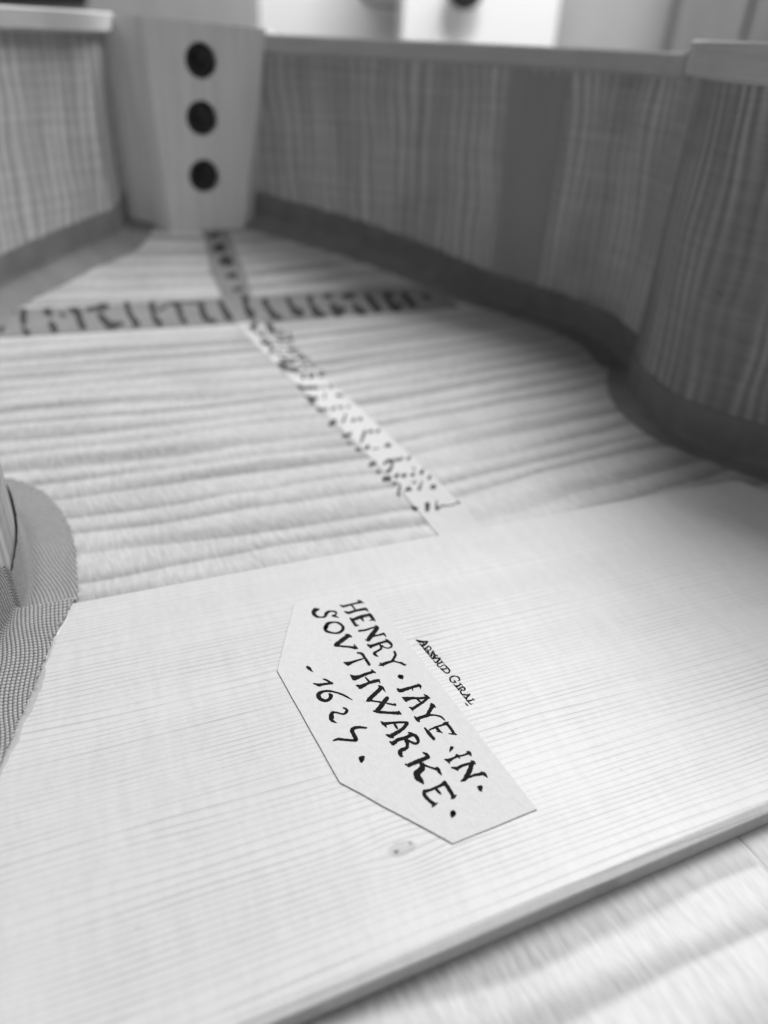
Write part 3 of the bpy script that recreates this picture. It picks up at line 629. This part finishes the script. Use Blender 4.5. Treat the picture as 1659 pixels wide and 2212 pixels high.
MS2 = [[(270,460,40),(290,500,36),(310,560,40),(330,600,30)], [(350,600,26),(330,660,30)], [(430,640,36),(460,680,30)], [(390,740,26),(440,760,30)], [(460,790,26),(440,810,20)], [(400,690,18),(360,690,14)], [(520,850,26),(560,870,18),(600,860,12)], [(510,890,20),(545,915,18),(610,910,14)], [(560,800,16),(600,790,14)], [(650,830,12),(620,840,12)],
 [(70,75,30),(110,62,30)], [(90,160,34),(125,135,30),(150,160,34),(100,165,20)], [(130,240,34),(165,210,36),(190,245,36),(150,250,24)], [(180,330,32),(215,318,30),(225,335,26)], [(220,410,28),(260,405,26)], [(560,690,14),(580,730,12)], [(480,730,14),(520,735,12)], [(640,880,14),(660,900,14)]]
ink_mesh('lettering', [q_ for q_ in MS2 if q_[0][1] > 440], ZF, paper_on, 'faded', joint, 0.00004, 0.12, 12)
ink_mesh('lettering', [q_ for q_ in MS2 if q_[0][1] <= 440], ZF, paper_on, 'faded', joint_far, 0.00004, 0.12, 15)
RW = random.Random(21); MS3 = []                # small dense hand between the bend and the larger words
for row in range(11):
    y_ = 640 + row*30; xa, xb = 290 + (y_ - 640)*1.0, 470 + (y_ - 640)*1.0; x_ = xa + 10
    while x_ < xb:
        l_ = RW.uniform(8, 26); MS3.append([(x_, y_ + RW.uniform(-9, 9) - (x_ - xa)*.05, RW.uniform(9, 17)), (x_ + l_*.5, y_ + RW.uniform(-10, 10), RW.uniform(7, 15)), (x_ + l_, y_ + RW.uniform(-9, 9), RW.uniform(5, 12))]); x_ += l_ + RW.uniform(6, 22)
ink_mesh('lettering', MS3, ZF, paper_on, 'pale_ink', joint, 0.00002, 0.12, 16)
# larger letters on the strip over the bend
ZG = zoomed(0, 700, 2.765)
BS1 = [[(165,215,50),(160,260,50),(165,300,36)], [(160,340,34),(190,365,46)], [(95,215,36),(80,222,26)], [(325,215,60),(345,240,40)], [(350,300,40),(375,340,60)], [(425,240,32),(447,246,26)], [(490,205,40),(540,230,56),(550,280,44),(575,325,50)],
 [(600,205,26),(700,190,50),(742,180,36)], [(690,240,40),(735,295,56),(770,315,56),(842,300,32)], [(875,165,40),(890,220,40),(920,270,46),(945,310,50)], [(1050,165,44),(1055,210,44),(1060,240,26)], [(1065,260,40),(1105,305,50)], [(1085,215,22),(1150,182,20)],
 [(1200,160,28),(1238,200,44),(1252,260,34),(1278,290,44)], [(1160,160,16),(1260,158,14),(1375,160,16)], [(1390,165,44),(1400,220,40),(1430,270,46),(1485,285,32)], [(1520,145,30),(1550,210,46),(1590,265,50)], [(20,330,30),(5,350,40)]]
BS2 = [[(285,470,46),(290,520,34),(320,570,64)], [(408,485,46),(430,530,34),(468,578,46),(512,590,22)], [(550,470,32),(580,520,34)], [(592,545,56),(628,560,64)], [(690,465,42),(700,510,28),(738,558,56),(782,575,22)], [(785,452,28),(815,456,36)], [(830,512,38),(868,550,70),(902,532,36)],
 [(915,455,46),(962,450,36)], [(960,500,22),(998,540,52),(1032,560,32)], [(1050,445,38),(1080,490,44),(1120,540,48)], [(1170,440,40),(1190,490,38),(1230,530,48),(1262,510,28)], [(1195,438,20),(1225,440,18)], [(1280,440,38),(1310,480,42),(1342,515,38)], [(1400,450,22),(1442,465,28)]]
bend_on = lambda x, y: back(x, y, 0.00042)
ink_mesh('lettering', BS1, ZG, bend_on, 'faded', bend, 0.00003, 0.12, 13, wmul=0.95)
ink_mesh('lettering', BS2, ZF, bend_on, 'faded', bend, 0.00003, 0.12, 14, wmul=0.95)

# ------------------------------------------------------------------ things behind the instrument, standing on the bench
def box_mesh(cx, cy, hw, hd, z0, z1, rz=0.0):
    c, s2 = math.cos(rz), math.sin(rz); V = []
    for z in (z0, z1):
        for a, b in ((-hw, -hd), (hw, -hd), (hw, hd), (-hw, hd)): V.append((cx + a*c - b*s2, cy + a*s2 + b*c, z))
    return V, [(3, 2, 1, 0), (4, 5, 6, 7), (0, 1, 5, 4), (1, 2, 6, 5), (2, 3, 7, 6), (3, 0, 4, 7)]
def stand(x0, x1, dist, depth, height):
    """upright box whose front face spans picture columns x0..x1 at a given distance along the view"""
    pa_, pb_ = [CAM + ray(x, 40)*(dist/float(np.dot(ray(x, 40), FWD))) for x in (x0, x1)]
    d = (pb_ - pa_)[:2]; w = np.linalg.norm(d); rz = math.atan2(d[1], d[0]); c = (pa_ + pb_)[:2]/2 + np.array([-math.sin(rz), math.cos(rz)])*depth/2
    return (c[0], c[1], w/2, depth/2, BZ, BZ + height, rz), rz, (pa_, pb_)
def thing(name, label_, cat): 
    e = bpy.data.objects.new(name, None); COL.objects.link(e); e['label'] = label_; e['category'] = cat; e.empty_display_size = .05; return e

a_, rz, _ = stand(-150, 552, 1.20, 0.05, 0.42)
MAT['bg_grey'] = plain('grey_board', 0.27, 0.7, 0.05, (3, 3, 1)); board1 = bevel(obj('wooden_board', *box_mesh(*a_), 'bg_grey', label='broad mid grey board standing upright behind the drilled block', cat='board'), .002)
a_, rz, e_ = stand(862, 1206, 1.20, 0.20, 0.50)
MAT['bg_white'] = plain('white_lacquer', 0.66, 0.4, 0.01); MAT['bg_black'] = G('black_plastic', 0.35, 0.4).flat(0.012).mat
cab = thing('cabinet', 'bright white cabinet with a round black knob', 'cabinet')
bevel(obj('carcass', *box_mesh(*a_), 'bg_white', cab), .003)
nrm = np.array([math.sin(rz), -math.cos(rz), 0])
dc = (e_[0] + e_[1])/2; 
dw = a_[2]*.96; dq = np.array([a_[0], a_[1]]) + nrm[:2]*(a_[3] + .007)
bevel(obj('door', *box_mesh(dq[0] - .0, dq[1], dw, .006, BZ + .01, BZ + .49, rz), 'bg_white', cab), .002)
kp = CAM + ray(1003, -26)*(1.17/float(np.dot(ray(1003, -26), FWD)))
V, F = [], []; prof = [(0.006, 0.0), (0.006, .012), (0.024, .016), (0.0300, .022), (0.0290, .030), (0.019, .035), (0.0, .036)]; n = 32; tx = np.array([math.cos(rz), math.sin(rz), 0]); kb = np.array([kp[0], kp[1], kp[2]])
kb = kb - nrm*float(np.dot(kb[:2] - dq, nrm[:2])) + nrm*.0055
for (r_, l_) in prof:
    for k in range(n): t = 2*math.pi*k/n; V.append(kb + nrm*l_ + tx*r_*math.cos(t) + np.array([0, 0, r_*math.sin(t)]))
for j in range(len(prof) - 1):
    for k in range(n): q_, w_ = j*n + k, j*n + (k + 1) % n; F.append((q_, w_, w_ + n, q_ + n))
fix_normals(obj('knob', V, F, 'bg_black', cab, smooth=True))
a_, rz, _ = stand(552, 864, 1.50, 0.03, 0.55)
MAT['bg_pale'] = plain('pale_panel', 0.80, 0.6, 0.02); bevel(obj('pale_panel', *box_mesh(*a_), 'bg_pale', label='pale panel standing between the grey board and white cabinet', cat='panel'), .002)
a_, rz, _ = stand(1204, 1462, 1.42, 0.04, 0.52)
MAT['bg_mid'] = plain('mid_board', 0.30, 0.7, 0.03, (4, 4, 1)); bevel(obj('wooden_board', *box_mesh(*a_), 'bg_mid', label='light grey board standing upright right beside the white cabinet', cat='board'), .002)
a_, rz, _ = stand(1464, 1612, 1.34, 0.05, 0.50)
MAT['bg_dark'] = plain('dark_board', 0.17, 0.7, 0.03, (6, 6, 1)); bevel(obj('wooden_board', *box_mesh(*a_), 'bg_dark', label='narrow darker grey board beside the light grey board', cat='board'), .002)
a_, rz, _ = stand(1622, 1900, 1.36, 0.05, 0.48)
MAT['bg_dark2'] = plain('darker_board', 0.17, 0.7, 0.05, (6, 6, 1)); bevel(obj('wooden_board', *box_mesh(*a_), 'bg_dark2', label='darkest grey board standing past a thin pale gap', cat='board'), .002)
# stand-in for an unidentified dark object: a rail fixed on the front of the broad board, and a cord hanging before the pale panel
d0 = 1.185
p0, p1 = [CAM + ray(x, y)*(d0/float(np.dot(ray(x, y), FWD))) for x, y in ((-150, -18), (188, -14))]
V, F = tube([p0, p0*.7 + p1*.3, p0*.3 + p1*.7, p1 - (p1 - p0)*.03, p1], 0.0155, 14); F += [tuple(range(len(V) - 14, len(V))), tuple(range(14))[::-1]]
obj('dark_bar', V, F, 'bg_black', board1, smooth=True)
pts = [CAM + ray(x, y)*(1.48/float(np.dot(ray(x, y), FWD))) for x, y in ((560, -330), (640, -180), (720, -60), (790, -2), (830, 11), (875, 14), (930, 0), (1000, -60))]
V, F = tube(spline(pts, .01), 0.0035, 8)
MAT['cord'] = G('grey_cord', 0.6, 0.3).flat(0.25).mat
obj('cord', V, F, 'cord', smooth=True, label='thin grey cord sagging in front of the pale panel', cat='cord')
